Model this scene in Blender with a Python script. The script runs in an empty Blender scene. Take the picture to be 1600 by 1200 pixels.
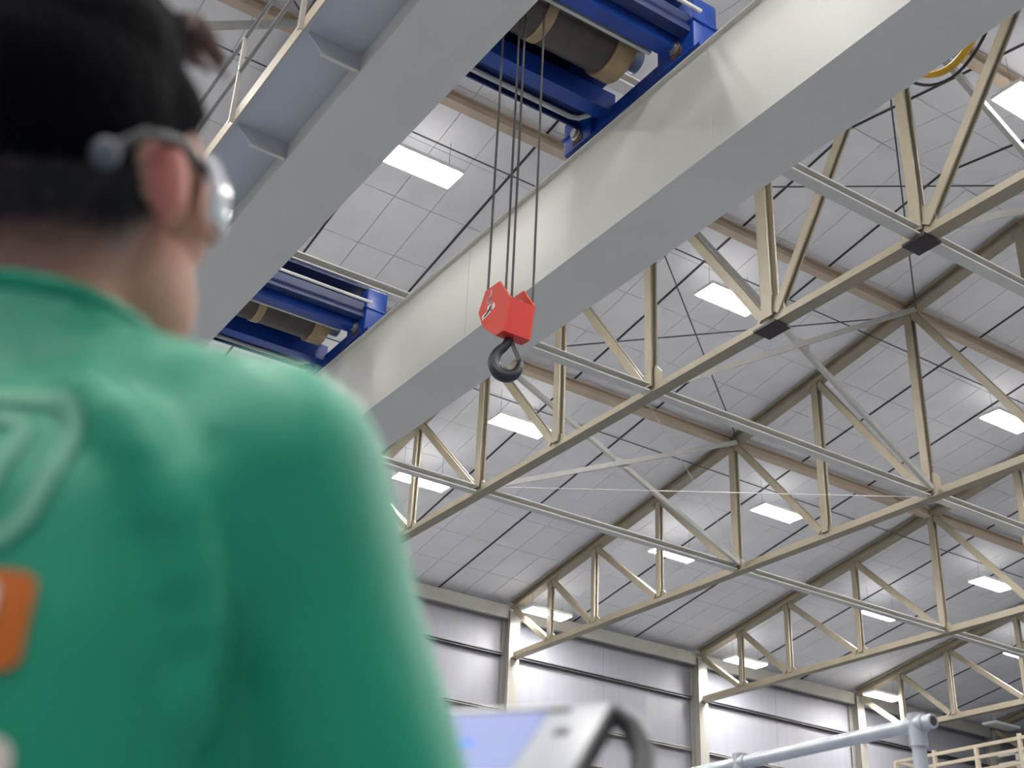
import bpy, bmesh, math, random
from mathutils import Vector, Matrix, Euler
from mathutils.bvhtree import BVHTree
random.seed(7)
scn = bpy.context.scene
COL = scn.collection
PI = math.pi
R = math.radians

# ------------------------------------------------------------------ camera
CZ = 1.12                                   # camera height above the floor
F_PX, YAW, PITCH, ROLL = 2001.175, 0.56685, 0.490424, 0.047458
_fw = Vector((math.sin(YAW)*math.cos(PITCH), math.cos(YAW)*math.cos(PITCH), math.sin(PITCH)))
_r = Vector((math.cos(YAW), -math.sin(YAW), 0)); _u = _r.cross(_fw)
_R = math.cos(ROLL)*_r + math.sin(ROLL)*_u
_U = -math.sin(ROLL)*_r + math.cos(ROLL)*_u
cd = bpy.data.cameras.new('camera')
cam = bpy.data.objects.new('camera', cd); COL.objects.link(cam)
cam.matrix_world = Matrix(((_R.x, _U.x, -_fw.x, 0), (_R.y, _U.y, -_fw.y, 0), (_R.z, _U.z, -_fw.z, CZ), (0, 0, 0, 1)))
cd.sensor_width = 36; cd.lens = 36*F_PX/1600
cd.clip_start = 0.05; cd.clip_end = 300
cd.dof.use_dof = True; cd.dof.focus_distance = 11.5; cd.dof.aperture_fstop = 4.4
scn.camera = cam

# ------------------------------------------------------------------ world, exposure
SKY = 0.6
w = bpy.data.worlds.new('world'); scn.world = w; w.use_nodes = True
w.node_tree.nodes['Background'].inputs[0].default_value = (1.0, 0.97, 0.92, 1)
w.node_tree.nodes['Background'].inputs[1].default_value = SKY
scn.view_settings.view_transform = 'Standard'
scn.view_settings.look = 'None'
scn.view_settings.gamma = 1
scn.view_settings.use_curve_mapping = False
scn.view_settings.exposure = 0.65
LAMP = 95.0; ROOF_FILL = 1.2
scn.cycles.diffuse_bounces = 8
scn.cycles.max_bounces = 12

# ------------------------------------------------------------------ helpers
def tag(o, label=None, cat=None, group=None, kind=None):
    if label: o['label'] = label
    if cat: o['category'] = cat
    if group: o['group'] = group
    if kind: o['kind'] = kind
    return o

def thing(name, loc, label=None, cat=None, group=None, kind=None):
    o = bpy.data.objects.new(name, None); COL.objects.link(o)
    o.location = loc; o.empty_display_size = 0.1
    return tag(o, label, cat, group, kind)

def root_loc(o):
    while o.parent is not None: o = o.parent
    return Vector(o.location)

class MB:
    def __init__(s): s.v = []; s.f = []; s.m = []
    def add(s, vs, fs, mi=0):
        b = len(s.v); s.v += [Vector(q) for q in vs]
        for f in fs: s.f.append([b+i for i in f]); s.m.append(mi)
        return s
    def box(s, lo, hi, mi=0):
        x0, y0, z0 = lo; x1, y1, z1 = hi
        return s.add([(x0,y0,z0),(x1,y0,z0),(x1,y1,z0),(x0,y1,z0),(x0,y0,z1),(x1,y0,z1),(x1,y1,z1),(x0,y1,z1)],
              [(0,3,2,1),(4,5,6,7),(0,1,5,4),(1,2,6,5),(2,3,7,6),(3,0,4,7)], mi)
    def prism(s, prof, p0, p1, side, up, mi=0, cap=True):
        """extrude 2-D profile [(a,b)] from p0 to p1; a along side, b along up"""
        p0 = Vector(p0); p1 = Vector(p1); side = Vector(side); up = Vector(up); n = len(prof)
        vs = [p0+side*a+up*b for a, b in prof]+[p1+side*a+up*b for a, b in prof]
        fs = [(i, (i+1) % n, n+(i+1) % n, n+i) for i in range(n)]
        if cap: fs += [tuple(range(n))[::-1], tuple(range(n, 2*n))]
        return s.add(vs, fs, mi)
    def beam(s, p0, p1, wd, ht, up=(0,0,1), kind='box', t=0.014, mi=0):
        p0 = Vector(p0); p1 = Vector(p1); d = (p1-p0).normalized(); up = Vector(up)
        side = d.cross(up).normalized(); upv = side.cross(d).normalized()
        a = wd/2; b = ht/2
        if kind == 'box': prof = [(-a,-b),(a,-b),(a,b),(-a,b)]
        elif kind == 'I': prof = [(-a,-b),(a,-b),(a,-b+t),(t/2,-b+t),(t/2,b-t),(a,b-t),(a,b),(-a,b),(-a,b-t),(-t/2,b-t),(-t/2,-b+t),(-a,-b+t)]
        elif kind == 'T': prof = [(-a,-b),(a,-b),(a,-b+t),(t,-b+t),(t,b),(-t,b),(-t,-b+t),(-a,-b+t)]
        elif kind == 'L': prof = [(-a,-b),(a,-b),(a,-b+t),(-a+t,-b+t),(-a+t,b),(-a,b)]
        elif kind == 'U': prof = [(-a,-b),(a,-b),(a,-b+t),(-a+t,-b+t),(-a+t,b-t),(a,b-t),(a,b),(-a,b)]
        return s.prism(prof, p0, p1, side, upv, mi)
    def cyl(s, p0, p1, r, n=12, r1=None, mi=0):
        p0 = Vector(p0); p1 = Vector(p1); d = (p1-p0).normalized()
        e = Vector((0,0,1)) if abs(d.z) < .9 else Vector((1,0,0))
        a = d.cross(e).normalized(); b = a.cross(d); r1 = r if r1 is None else r1
        vs = [p0+a*(r*math.cos(2*PI*i/n))+b*(r*math.sin(2*PI*i/n)) for i in range(n)]
        vs += [p1+a*(r1*math.cos(2*PI*i/n))+b*(r1*math.sin(2*PI*i/n)) for i in range(n)]
        return s.add(vs, [(i, n+i, n+(i+1) % n, (i+1) % n) for i in range(n)]+[tuple(range(n)), tuple(range(n, 2*n))[::-1]], mi)
    def tube(s, pts, r, n=8, mi=0, flat=None):
        """swept tube; r number or list; flat=(k,axis) not used"""
        pts = [Vector(q) for q in pts]; m = len(pts); rs = r if isinstance(r, (list, tuple)) else [r]*m
        vs = []; prev = None
        for i, q in enumerate(pts):
            d = (pts[min(i+1, m-1)]-pts[max(i-1, 0)]).normalized()
            if prev is None:
                e = Vector((0,0,1)) if abs(d.z) < .9 else Vector((1,0,0)); a = d.cross(e).normalized()
            else: a = (prev-d*prev.dot(d)).normalized()
            prev = a; b = d.cross(a)
            vs += [q+a*(rs[i]*math.cos(2*PI*j/n))+b*(rs[i]*math.sin(2*PI*j/n)) for j in range(n)]
        fs = [(i*n+j, i*n+(j+1) % n, (i+1)*n+(j+1) % n, (i+1)*n+j) for i in range(m-1) for j in range(n)]
        fs += [tuple(range(n))[::-1], tuple(range((m-1)*n, m*n))]
        return s.add(vs, fs, mi)
    def lathe(s, p0, axis, prof, n=24, mi=0):
        """prof [(along, radius)]"""
        p0 = Vector(p0); d = Vector(axis).normalized(); e = Vector((0,0,1)) if abs(d.z) < .9 else Vector((1,0,0))
        a = d.cross(e).normalized(); b = a.cross(d); vs = []
        for t, r in prof: vs += [p0+d*t+a*(r*math.cos(2*PI*j/n))+b*(r*math.sin(2*PI*j/n)) for j in range(n)]
        m = len(prof)
        fs = [(i*n+j, (i+1)*n+j, (i+1)*n+(j+1) % n, i*n+(j+1) % n) for i in range(m-1) for j in range(n)]
        fs += [tuple(range(n)), tuple(range((m-1)*n, m*n))[::-1]]
        return s.add(vs, fs, mi)
    def xf(s, M):
        s.v = [M @ q for q in s.v]; return s
    def mesh(s, name, mats, off=Vector((0,0,0)), smooth=False):
        me = bpy.data.meshes.new(name)
        me.from_pydata([tuple(q-off) for q in s.v], [], s.f)
        mats = mats if isinstance(mats, (list, tuple)) else [mats]
        for m in mats: me.materials.append(M[m])
        if any(s.m): me.polygons.foreach_set('material_index', s.m)
        bm = bmesh.new(); bm.from_mesh(me); bmesh.ops.recalc_face_normals(bm, faces=bm.faces); bm.to_mesh(me); bm.free()
        if smooth: smooth_mesh(me)
        return me

def smooth_mesh(me, ang=40):
    me.polygons.foreach_set('use_smooth', [True]*len(me.polygons))
    try: me.set_sharp_from_angle(angle=R(ang))
    except Exception: pass

def bevel_mesh(me, wd, seg=2):
    bm = bmesh.new(); bm.from_mesh(me)
    bmesh.ops.bevel(bm, geom=list(bm.edges), offset=wd, segments=seg, profile=.5, affect='EDGES')
    bm.to_mesh(me); bm.free(); smooth_mesh(me, 50)

def part(name, mb, mat, parent=None, smooth=False, bevel=0):
    """mesh built in world coordinates; child of parent (unrotated roots)"""
    off = root_loc(parent) if parent is not None else Vector((0,0,0))
    me = mb.mesh(name, mat, off, smooth)
    if bevel: bevel_mesh(me, bevel)
    o = bpy.data.objects.new(name, me); COL.objects.link(o)
    if parent is not None: o.parent = parent
    return o

def solo(name, mb, mat, loc, label=None, cat=None, group=None, kind=None, smooth=False, bevel=0):
    me = mb.mesh(name, mat, Vector(loc), smooth)
    if bevel: bevel_mesh(me, bevel)
    o = bpy.data.objects.new(name, me); COL.objects.link(o); o.location = loc
    return tag(o, label, cat, group, kind)

def copy_tree(o, parent=None):
    c = o.copy(); COL.objects.link(c); c.parent = parent
    for ch in [x for x in o.children]: copy_tree(ch, c)
    return c

# ------------------------------------------------------------------ materials (procedural)
M = {}
def mat(name, col, rough=.5, metal=0., spec=.5, noise=0., nscale=4., col2=None, bump=0., bscale=40., emit=None, sheen=0., stretch=None):
    m = bpy.data.materials.new(name); m.use_nodes = True; nt = m.node_tree; b = nt.nodes['Principled BSDF']
    b.inputs['Base Color'].default_value = (*col, 1); b.inputs['Roughness'].default_value = rough
    b.inputs['Metallic'].default_value = metal; b.inputs['Specular IOR Level'].default_value = spec
    if sheen: b.inputs['Sheen Weight'].default_value = sheen; b.inputs['Sheen Roughness'].default_value = .4
    tc = nt.nodes.new('ShaderNodeTexCoord'); src = tc.outputs['Object']
    if stretch:
        mp = nt.nodes.new('ShaderNodeMapping'); mp.inputs['Scale'].default_value = stretch
        nt.links.new(src, mp.inputs[0]); src = mp.outputs[0]
    if noise or col2:
        n = nt.nodes.new('ShaderNodeTexNoise'); n.inputs['Scale'].default_value = nscale; n.inputs['Detail'].default_value = 5
        nt.links.new(src, n.inputs['Vector'])
        r = nt.nodes.new('ShaderNodeValToRGB'); c2 = col2 or tuple(c*(1-noise) for c in col)
        r.color_ramp.elements[0].position = .35; r.color_ramp.elements[1].position = .7
        r.color_ramp.elements[0].color = (*c2, 1); r.color_ramp.elements[1].color = (*col, 1)
        nt.links.new(n.outputs['Fac'], r.inputs[0]); nt.links.new(r.outputs[0], b.inputs['Base Color'])
    if bump:
        n2 = nt.nodes.new('ShaderNodeTexNoise'); n2.inputs['Scale'].default_value = bscale; n2.inputs['Detail'].default_value = 4
        nt.links.new(src, n2.inputs['Vector']); bp = nt.nodes.new('ShaderNodeBump'); bp.inputs['Strength'].default_value = bump
        bp.inputs['Distance'].default_value = .01
        nt.links.new(n2.outputs['Fac'], bp.inputs['Height']); nt.links.new(bp.outputs[0], b.inputs['Normal'])
    if emit:
        b.inputs['Emission Color'].default_value = (*emit[0], 1); b.inputs['Emission Strength'].default_value = emit[1]
    M[name] = m
    return m
mat('tile', (.78, .78, .82), .85, noise=.07, nscale=1.3, bump=.15, bscale=30)
mat('tile_gap', (.16, .16, .17), .9)
mat('strap', (.035, .035, .042), .6, noise=.2)
mat('wall', (.27, .27, .31), .6, noise=.08, nscale=.8, bump=.12, bscale=6, stretch=(6, 6, .3))
mat('floor', (.21, .235, .275), .55, noise=.2, nscale=.6, bump=.1)
mat('khaki', (.29, .253, .185), .5, noise=.12, nscale=3)
mat('khaki_light', (.31, .30, .275), .5, noise=.08, nscale=3)
mat('tan_beam', (.47, .385, .30), .6, noise=.12, nscale=2)
mat('strut', (.56, .555, .53), .5, noise=.08, nscale=2)
mat('brace', (.36, .355, .34), .55, noise=.08)
mat('rod_dark', (.07, .07, .08), .5)
mat('rod_light', (.6, .6, .6), .4)
mat('plate_dark', (.035, .025, .03), .6, noise=.3, nscale=14)
mat('girder', (.64, .63, .585), .42, noise=.05, nscale=.7, bump=.03, bscale=3)
mat('girder_edge', (.60, .58, .52), .45)
mat('rail_steel', (.25, .24, .23), .4, metal=.7, noise=.3, nscale=10)
mat('walk', (.48, .50, .53), .5, noise=.06, nscale=1)
mat('toe', (.50, .43, .33), .5, noise=.1)
mat('handrail', (.22, .22, .22), .45, noise=.1)
mat('post_light', (.36, .34, .31), .5)
mat('blue', (.008, .055, .34), .35, noise=.25, nscale=5)
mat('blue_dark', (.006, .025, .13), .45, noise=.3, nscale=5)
mat('drum', (.085, .06, .05), .5, noise=.5, nscale=5, col2=(.045, .035, .035))
mat('drum_ring', (.44, .32, .17), .5, noise=.35, nscale=6)
mat('steel', (.5, .5, .5), .35, metal=.8, noise=.2, nscale=12)
mat('rust', (.14, .06, .035), .7, noise=.5, nscale=16)
mat('pipe_grey', (.48, .50, .49), .4, noise=.1)
mat('rope', (.10, .085, .08), .5, noise=.3, nscale=60)
mat('red', (.72, .045, .02), .4, noise=.12, nscale=4)
mat('red_side', (.66, .03, .022), .42, noise=.12, nscale=4)
mat('black', (.012, .012, .014), .45)
mat('hook', (.022, .025, .036), .38, noise=.4, nscale=8)
mat('white_print', (.8, .76, .74), .5)
mat('grey_print', (.42, .45, .50), .5)
mat('lamp_house', (.75, .75, .74), .5)
mat('lamp', (1, 1, 1), .5, emit=((1.0, .975, .93), LAMP))
mat('roof_fill', (1, 1, 1), .5, emit=((1.0, .975, .93), ROOF_FILL))  # glowing lamp top, added only to brighten the roof
mat('lamp_off', (.62, .62, .62), .5)
mat('galv', (.55, .59, .63), .32, metal=.55, noise=.15, nscale=12)
mat('beige_rail', (.55, .48, .36), .5)
mat('grey_rail', (.35, .34, .34), .5)
mat('yellow', (.70, .40, .02), .5, noise=.2)
mat('concrete_deck', (.4, .4, .4), .7)
# person
mat('shirt', (.002, .315, .18), .5, spec=.45, noise=.08, nscale=6, bump=.12, bscale=220, sheen=.15)
mat('skin', (.60, .33, .235), .55, spec=.25, noise=.12, nscale=14)
mat('ear_backlit', (.62, .20, .16), .5, noise=.12, nscale=20)  # redder than the skin: light through the ear put into colour
mat('hair', (.003, .003, .0055), .8, spec=.05, noise=.4, nscale=50, bump=.6, bscale=120)
mat('hair_lock_lit', (.20, .12, .10), .6, noise=.3, nscale=60)  # paler than the hair: light passing through the strands, put into colour
mat('trousers', (.03, .035, .05), .8, noise=.2, nscale=30, bump=.2, bscale=200)
mat('shoe', (.03, .025, .02), .6)
mat('glass_lens', (.86, .88, .92), .12, noise=.03)
mat('temple', (.02, .02, .025), .4)
mat('temple_tip', (.11, .12, .14), .5)
mat('mint_print', (.15, .42, .29), .7)
mat('orange_print', (.58, .135, .005), .6)
mat('cream_print', (.75, .68, .58), .6)
mat('lips', (.5, .2, .17), .5)
mat('eye', (.8, .8, .8), .2)
# tablet
mat('tablet_rim', (.38, .395, .44), .3)
mat('tablet_black', (.012, .013, .016), .4)
mat('screen', (.22, .25, .42), .15, emit=((.34, .40, .78), .2))
mat('screen_blue', (.05, .2, .7), .2, emit=((.04, .15, .80), .5))
mat('grey_plastic', (.33, .33, .35), .5)

# skin with stubble fading into the hair line
def skin_fade():
    m = M['skin'].copy(); m.name = 'skin_stubble'; nt = m.node_tree; b = nt.nodes['Principled BSDF']
    src = b.inputs['Base Color'].links[0].from_socket
    at = nt.nodes.new('ShaderNodeAttribute'); at.attribute_name = 'stubble'
    n = nt.nodes.new('ShaderNodeTexNoise'); n.inputs['Scale'].default_value = 90
    mul = nt.nodes.new('ShaderNodeMath'); mul.operation = 'MULTIPLY_ADD'; mul.inputs[1].default_value = .25; mul.inputs[2].default_value = -.125
    nt.links.new(n.outputs['Fac'], mul.inputs[0])
    ad = nt.nodes.new('ShaderNodeMath'); ad.operation = 'ADD'; ad.use_clamp = True
    nt.links.new(at.outputs['Fac'], ad.inputs[0]); nt.links.new(mul.outputs[0], ad.inputs[1])
    mx = nt.nodes.new('ShaderNodeMix'); mx.data_type = 'RGBA'
    nt.links.new(ad.outputs[0], mx.inputs[0]); nt.links.new(src, mx.inputs[6]); mx.inputs[7].default_value = (.006, .005, .009, 1)
    nt.links.new(mx.outputs[2], b.inputs['Base Color'])
    M['skin_stubble'] = m
skin_fade()

# ------------------------------------------------------------------ hall dimensions (metres)
BAY = 6.1
TX = lambda k: 10.715+BAY*(k-1)            # plane of truss k
YE = 25.83; YR = 10.4755                    # eave column line and ridge
YN = [25.83, 24.22, 22.485, 20.166, 17.751, 15.366, 12.983, 10.4755]
YM = [2*YR-y for y in YN[:-1]][::-1]        # the other half
NODES = YN+YM                               # 15 panel points; index 7 is the ridge
SL = .1878
ZB = 8.90+CZ
def ZT(y): return CZ+15.0187-SL*(y if y >= YR else 2*YR-y)
XA, XB = TX(-3), TX(8)
YW, YV = 26.15, 2*YR-26.15                  # inner faces of the two long walls

# floor
fl = solo('floor', MB().box((XA-.3, YV-.3, -.2), (XB+.3, YW+.3, 0)), 'floor', (0, 0, 0), kind='structure')
# ceiling: backing slabs, tiles and straps
ROOF = .17
ceil = thing('ceiling', (0, 0, ZT(YR)), kind='structure')
for s in (1, -1):
    y0 = YR; y1 = YW+.1 if s > 0 else YV-.1
    mb = MB()
    zz0 = ZT(YR)+ROOF+.035; zz1 = ZT(y1)+ROOF+.035
    mb.add([(XA-.3, y0, zz0), (XB+.3, y0, zz0), (XB+.3, y1, zz1), (XA-.3, y1, zz1),
            (XA-.3, y0, zz0+.15), (XB+.3, y0, zz0+.15), (XB+.3, y1, zz1+.15), (XA-.3, y1, zz1+.15)],
           [(0,3,2,1),(4,5,6,7),(0,1,5,4),(1,2,6,5),(2,3,7,6),(3,0,4,7)])
    part('roof_deck', mb, 'tile_gap', ceil)
TWD = BAY/9; TLN = 1.225; HALF = math.hypot(YW-YR, SL*(YW-YR)); NROW = 13; TLN = HALF/NROW
ang = math.atan(SL)
def tile_mesh(wd, ln):
    g = .006
    mb = MB().box((-wd/2+g, -ln/2+g, 0), (wd/2-g, ln/2-g, .03))
    return mb.mesh('roof_tile', 'tile')
TM = tile_mesh(TWD, TLN)
def proj(pw):
    d = pw-Vector((0, 0, CZ)); dep = d.dot(_fw)
    if dep < .2: return None
    return 800+F_PX*d.dot(_R)/dep, 600-F_PX*d.dot(_U)/dep, dep
tiles = []
for s in (1, -1):
    for j in range(NROW):
        t = (j+.5)*TLN
        y = YR+s*t*math.cos(ang); z = ZT(YR)-t*math.sin(ang)+ROOF
        for i in range(int(round((XB-XA)/TWD))):
            x = XA+(i+.5)*TWD
            q = proj(Vector((x, y, z)))
            infr = q is not None and -40 < q[0] < 1640 and -40 < q[1] < 1240
            d = (Vector((x, y, z))-Vector((0, 0, CZ))).length
            tiles.append((0 if infr else 1, d, x, y, z, s))
tiles.sort()
for n, (a, d, x, y, z, s) in enumerate(tiles[:300]):
    o = bpy.data.objects.new('roof_tile', TM); COL.objects.link(o); o.parent = ceil
    o.location = Vector((x, y, z+random.uniform(-.002, .002)))-ceil.location
    o.rotation_euler = (-ang*s, 0, 0)
rest = MB()
for (a, d, x, y, z, s) in tiles[300:]:
    b = MB().box((-TWD/2+.006, -TLN/2+.006, 0), (TWD/2-.006, TLN/2-.006, .03))
    b.xf(Matrix.Translation((x, y, z)) @ Matrix.Rotation(-ang*s, 4, 'X')); rest.add(b.v, b.f)
tag(part('roof_tiles', rest, 'tile', ceil), kind='stuff')
for k in range(-3, 8):
    for th in (1, 2):
        x = TX(k)+BAY*th/3
        for s in (1, -1):
            ya = YR; yb = YW if s > 0 else YV
            part('batten', MB().beam((x, ya, ZT(ya)+ROOF-.006), (x, yb, ZT(yb)+ROOF-.006), .034, .03), 'strap', ceil)
# long walls with girts and eave beam; end walls
wl = thing('wall_left', (0, YW, 0), kind='structure')
def wall_panels(parent, y, s):
    for k in range(-3, 8):
        for n in range(2):
            xa = TX(k)+BAY*n/2
            part('wall_panel', MB().box((xa+.004, min(y, y+s*.12), 0), (xa+BAY/2-.004, max(y, y+s*.12), ZT(y)+ROOF+.1)), 'wall', parent)
        for z in (8.98, 7.60, 6.0, 4.2, 2.4):
            part('girt', MB().beam((TX(k)+.15, y-s*.07, z+CZ), (TX(k+1)-.15, y-s*.07, z+CZ), .14, .07, kind='U', t=.02), 'rod_dark' if z > 8 else 'brace', parent)
        part('eave_beam', MB().beam((TX(k)+.13, y-s*.26, 10.0+CZ), (TX(k+1)-.13, y-s*.26, 10.0+CZ), .12, .33, kind='box'), 'khaki_light', parent)
wall_panels(wl, YW, 1)
wr = thing('wall_right', (0, YV, 0), kind='structure'); wall_panels(wr, YV, -1)
def gable(x, s):
    zc = ZT(YW)+ROOF+.1; zr = ZT(YR)+ROOF+.1; xx = x+s*.15
    return MB().add([(x, YV, 0), (x, YW, 0), (x, YW, zc), (x, YR, zr), (x, YV, zc), (xx, YV, 0), (xx, YW, 0), (xx, YW, zc), (xx, YR, zr), (xx, YV, zc)],
           [(0,1,2,3,4), (9,8,7,6,5), (0,5,6,1), (1,6,7,2), (2,7,8,3), (3,8,9,4), (4,9,5,0)])
solo('wall_front', gable(XB, 1), 'wall', (XB, YR, 0), kind='structure')
# back gable with an unseen doorway, added to let daylight in from the yard
DY0, DY1, DZ = 8.5, YW-1.5, 10.6
wb_ = thing('wall_back', (XA, YR, 0), kind='structure')
part('wall_pier', MB().box((XA-.15, YV, 0), (XA, DY0, ZT(YW)+.2)), 'wall', wb_)
part('wall_pier', MB().box((XA-.15, DY1, 0), (XA, YW, ZT(YW)+.2)), 'wall', wb_)
zc = ZT(YW)+.25; zr = ZT(YR)+.25
part('gable_panel', MB().prism([(YV, DZ), (YW, DZ), (YW, zc), (YR, zr), (YV, zc)], (XA-.15, 0, 0), (XA, 0, 0), (0, 1, 0), (0, 0, 1)), 'wall', wb_)
solo('added_yard', MB().box((XA-90, YR-70, -.2), (XA-.3, YR+70, -.02)), 'concrete_deck', (XA-40, YR, -.02), kind='structure')  # invented ground outside the added doorway

# ------------------------------------------------------------------ columns
def column(x, y, s, label, grp=None):
    t = thing('column', (x, y, 0), label, 'column', grp)
    top = ZT(y)-.1
    part('shaft', MB().beam((x, y+s*.02, 0), (x, y+s*.02, top), .30, .36, up=(0, 1, 0), kind='I', t=.022), 'khaki_light', t)
    part('base_plate', MB().box((x-.25, y-.27, 0), (x+.25, y+.29, .03)), 'brace', t)
    part('runway_bracket', MB().box((x-.12, y-s*.19-(.62 if s > 0 else 0), 4.95+CZ), (x+.12, y-s*.19+(0 if s > 0 else .62), 5.2+CZ)), 'khaki_light', t)
    return t
cl = {0: 'pale steel wall column hidden behind the person in green', 1: 'pale steel wall column screened by the green shirt shoulder',
      2: 'pale steel wall column above the tablet, nearest one fully in view', 3: 'pale steel wall column right of the tablet, middle of the three along the wall',
      4: 'pale steel wall column behind the silver pipe railing', 5: 'dim far wall column above the beige mezzanine railing'}
for k in range(0, 7):
    if k in cl: column(TX(k), YE+.07, 1, cl[k])

# ------------------------------------------------------------------ roof trusses
def build_truss(k):
    x = TX(k)
    t = thing('roof_truss', (x, YR, ZB))
    n = len(NODES)
    e0 = NODES[0]-.02; e1 = NODES[-1]+.02
    for s, a in ((1, e0), (-1, e1)):
        part('top_chord', MB().beam((x, a, ZT(a)), (x, YR, ZT(YR)), .22, .20, kind='I', t=.03), 'khaki', t)
    part('bottom_chord', MB().beam((x, e0, ZB), (x, e1, ZB), .20, .17, kind='T', t=.022), 'khaki', t)
    for i in range(1, n-1):
        y = NODES[i]; wd = .13 if abs(i-7) > 3 else .15
        if i == 7: wd = .19
        part('post', MB().beam((x, y, ZB+.05), (x, y, ZT(y)-.08), wd, wd*.9, up=(1, 0, 0), kind='I', t=.028), 'khaki', t)
    for i in range(0, 7):
        for (ia, ib) in ((i, i+1), (n-1-i, n-2-i)):
            ya, yb = NODES[ia], NODES[ib]
            sg = 1 if yb < ya else -1
            pa = (x, ya-sg*.10, ZT(ya)-.12-.02*(i == 0)); pb = (x, yb+sg*.12, ZB+.09)
            part('diagonal', MB().beam(pa, pb, .13, .10, up=(1, 0, 0), kind='I', t=.024), 'khaki', t)
    for i in range(1, n-1):
        y = NODES[i]; b = .20 if i not in (6, 7, 8) else .27; hh = .16 if i not in (6, 7, 8) else .36
        part('gusset', MB().prism([(-b, 0), (b, 0), (b*.9, hh*.6), (b*.45, hh), (-b*.45, hh), (-b*.9, hh*.6)], (x-.012, y, ZB+.03), (x+.012, y, ZB+.03), (0, 1, 0), (0, 0, 1)), 'khaki', t)
        zt = ZT(y)
        part('gusset', MB().prism([(-.2, -.03-(SL*.2 if y > YR else -SL*.2)*-1), (.2, -.03-(SL*.2 if y > YR else -SL*.2)), (.12, -.24), (-.12, -.24)], (x-.012, y, zt), (x+.012, y, zt), (0, 1, 0), (0, 0, 1)), 'khaki', t)
    return t
tl = {-1: 'khaki steel roof truss at the upper left, behind the dark-haired head',
      0: 'khaki steel roof truss directly above the overhead crane, mostly hidden by its girders',
      1: 'khaki steel roof truss nearest beside the crane, with two dark splice plates',
      2: 'khaki steel roof truss landing on the column above the tablet',
      3: 'khaki steel roof truss landing on the second column right of the tablet',
      4: 'khaki steel roof truss ending behind the silver pipe railing',
      5: 'dim farthest roof truss at the lower right edge, past the last lit lamps'}
t0 = build_truss(1); tag(t0, tl[1], 'truss', 'roof trusses')
for k in (-1, 0, 2, 3, 4, 5):
    c = copy_tree(t0); c.location.x = TX(k); tag(c, tl[k], 'truss', 'roof trusses')
# dark splice plates only on the nearest truss
for y, b in ((NODES[8], .17), (NODES[7], .2)):
    part('splice_plate', MB().box((TX(1)-.15, y-b, ZB-.12), (TX(1)+.15, y+b, ZB-.085)), 'plate_dark', t0)

# ------------------------------------------------------------------ lines of struts along the hall
def line_of(name, node, z, wd, ht, kind, mt, label, cat, k0=-1, k1=5, piece='segment'):
    y = NODES[node]; t = thing(name, (TX(k0), y, z), label, cat)
    for k in range(k0, k1):
        part(piece, MB().beam((TX(k)+.10, y, z), (TX(k+1)-.10, y, z), wd, ht, kind=kind, t=.02), mt, t)
    return t
for node, lb in ((4, 'pale grey strut line along the lower chords, lowest of three in view, beside the person'),
                 (6, 'pale grey strut line along the lower chords, middle one below the red hook'),
                 (8, 'pale grey strut line along the lower chords, uppermost one through the dark splice plate'),
                 (10, 'pale grey strut line along the lower chords, over the near side of the hall')):
    line_of('lower_strut', node, ZB+.02, .16, .13, 'U', 'strut', lb, 'strut')
for node, lb in ((4, 'tan tie beam against the roof above the small blue trolley'),
                 (6, 'tan tie beam against the roof behind the hoist ropes'),
                 (8, 'tan tie beam against the roof on the near side of the ridge'),
                 (10, 'tan tie beam against the roof high over the near side')):
    line_of('roof_tie_beam', node, ZT(NODES[node])-.02, .17, .2, 'I', 'tan_beam', lb, 'beam')

# sway bracing and rods in the braced bays
def brace(k, node, label):
    y = NODES[node]-.2; xa, xb = TX(k), TX(k+1); zt = ZT(y)-.16; zb = ZB+.06
    t = thing('sway_brace', ((xa+xb)/2, y, ZB), label, 'brace', 'cross braces between trusses')
    part('brace_bar', MB().beam((xa+.12, y-.02, zb), (xb-.12, y-.02, zt), .09, .075, up=(0, 1, 0), kind='L', t=.014), 'brace', t)
    part('brace_bar', MB().beam((xa+.12, y+.06, zt), (xb-.12, y+.06, zb), .09, .075, up=(0, 1, 0), kind='L', t=.014), 'brace', t)
    part('gusset', MB().beam(((xa+xb)/2-.17, y+.02, (zt+zb)/2), ((xa+xb)/2+.17, y+.02, (zt+zb)/2), .018, .2), 'brace', t)
brace(1, 4, 'crossed grey bracing bars between trusses, lower left of the hook')
brace(1, 6, 'crossed grey bracing bars between trusses, below the lamp right of the hook')
brace(1, 8, 'crossed grey bracing bars between trusses by the dark splice plate at right')
brace(-1, 6, 'crossed grey bracing bars behind the head, left of the crane walkway')
brace(-1, 8, 'crossed grey bracing bars high at the top left corner')
def rods(k, n1, n2, top, label, mt, r):
    xa, xb = TX(k)+.06, TX(k+1)-.06
    za = lambda n: (ZT(NODES[n])-.05 if top else ZB+.03)
    t = thing('bracing_rod', ((TX(k)+TX(k+1))/2, NODES[n1], ZB), label, 'rod', 'rods between trusses')
    part('rod', MB().tube([(xa, NODES[n1]-.22, za(n1)), (xb, NODES[n2]+.22, za(n2))], r, 6), mt, t)
    part('rod', MB().tube([(xa, NODES[n2]+.22, za(n2)-.04), (xb, NODES[n1]-.22, za(n1)-.04)], r, 6), mt, t)
rods(1, 4, 6, True, 'pair of crossed dark roof rods right of the red hook', 'rod_dark', .013)
rods(1, 6, 8, True, 'pair of crossed dark roof rods near the right edge by the splice plate', 'rod_dark', .013)
rods(1, 4, 6, False, 'pair of crossed thin pale rods under the trusses, below the hook', 'rod_light', .008)
rods(-1, 6, 8, True, 'pair of crossed dark roof rods at the top left', 'rod_dark', .013)

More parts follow.
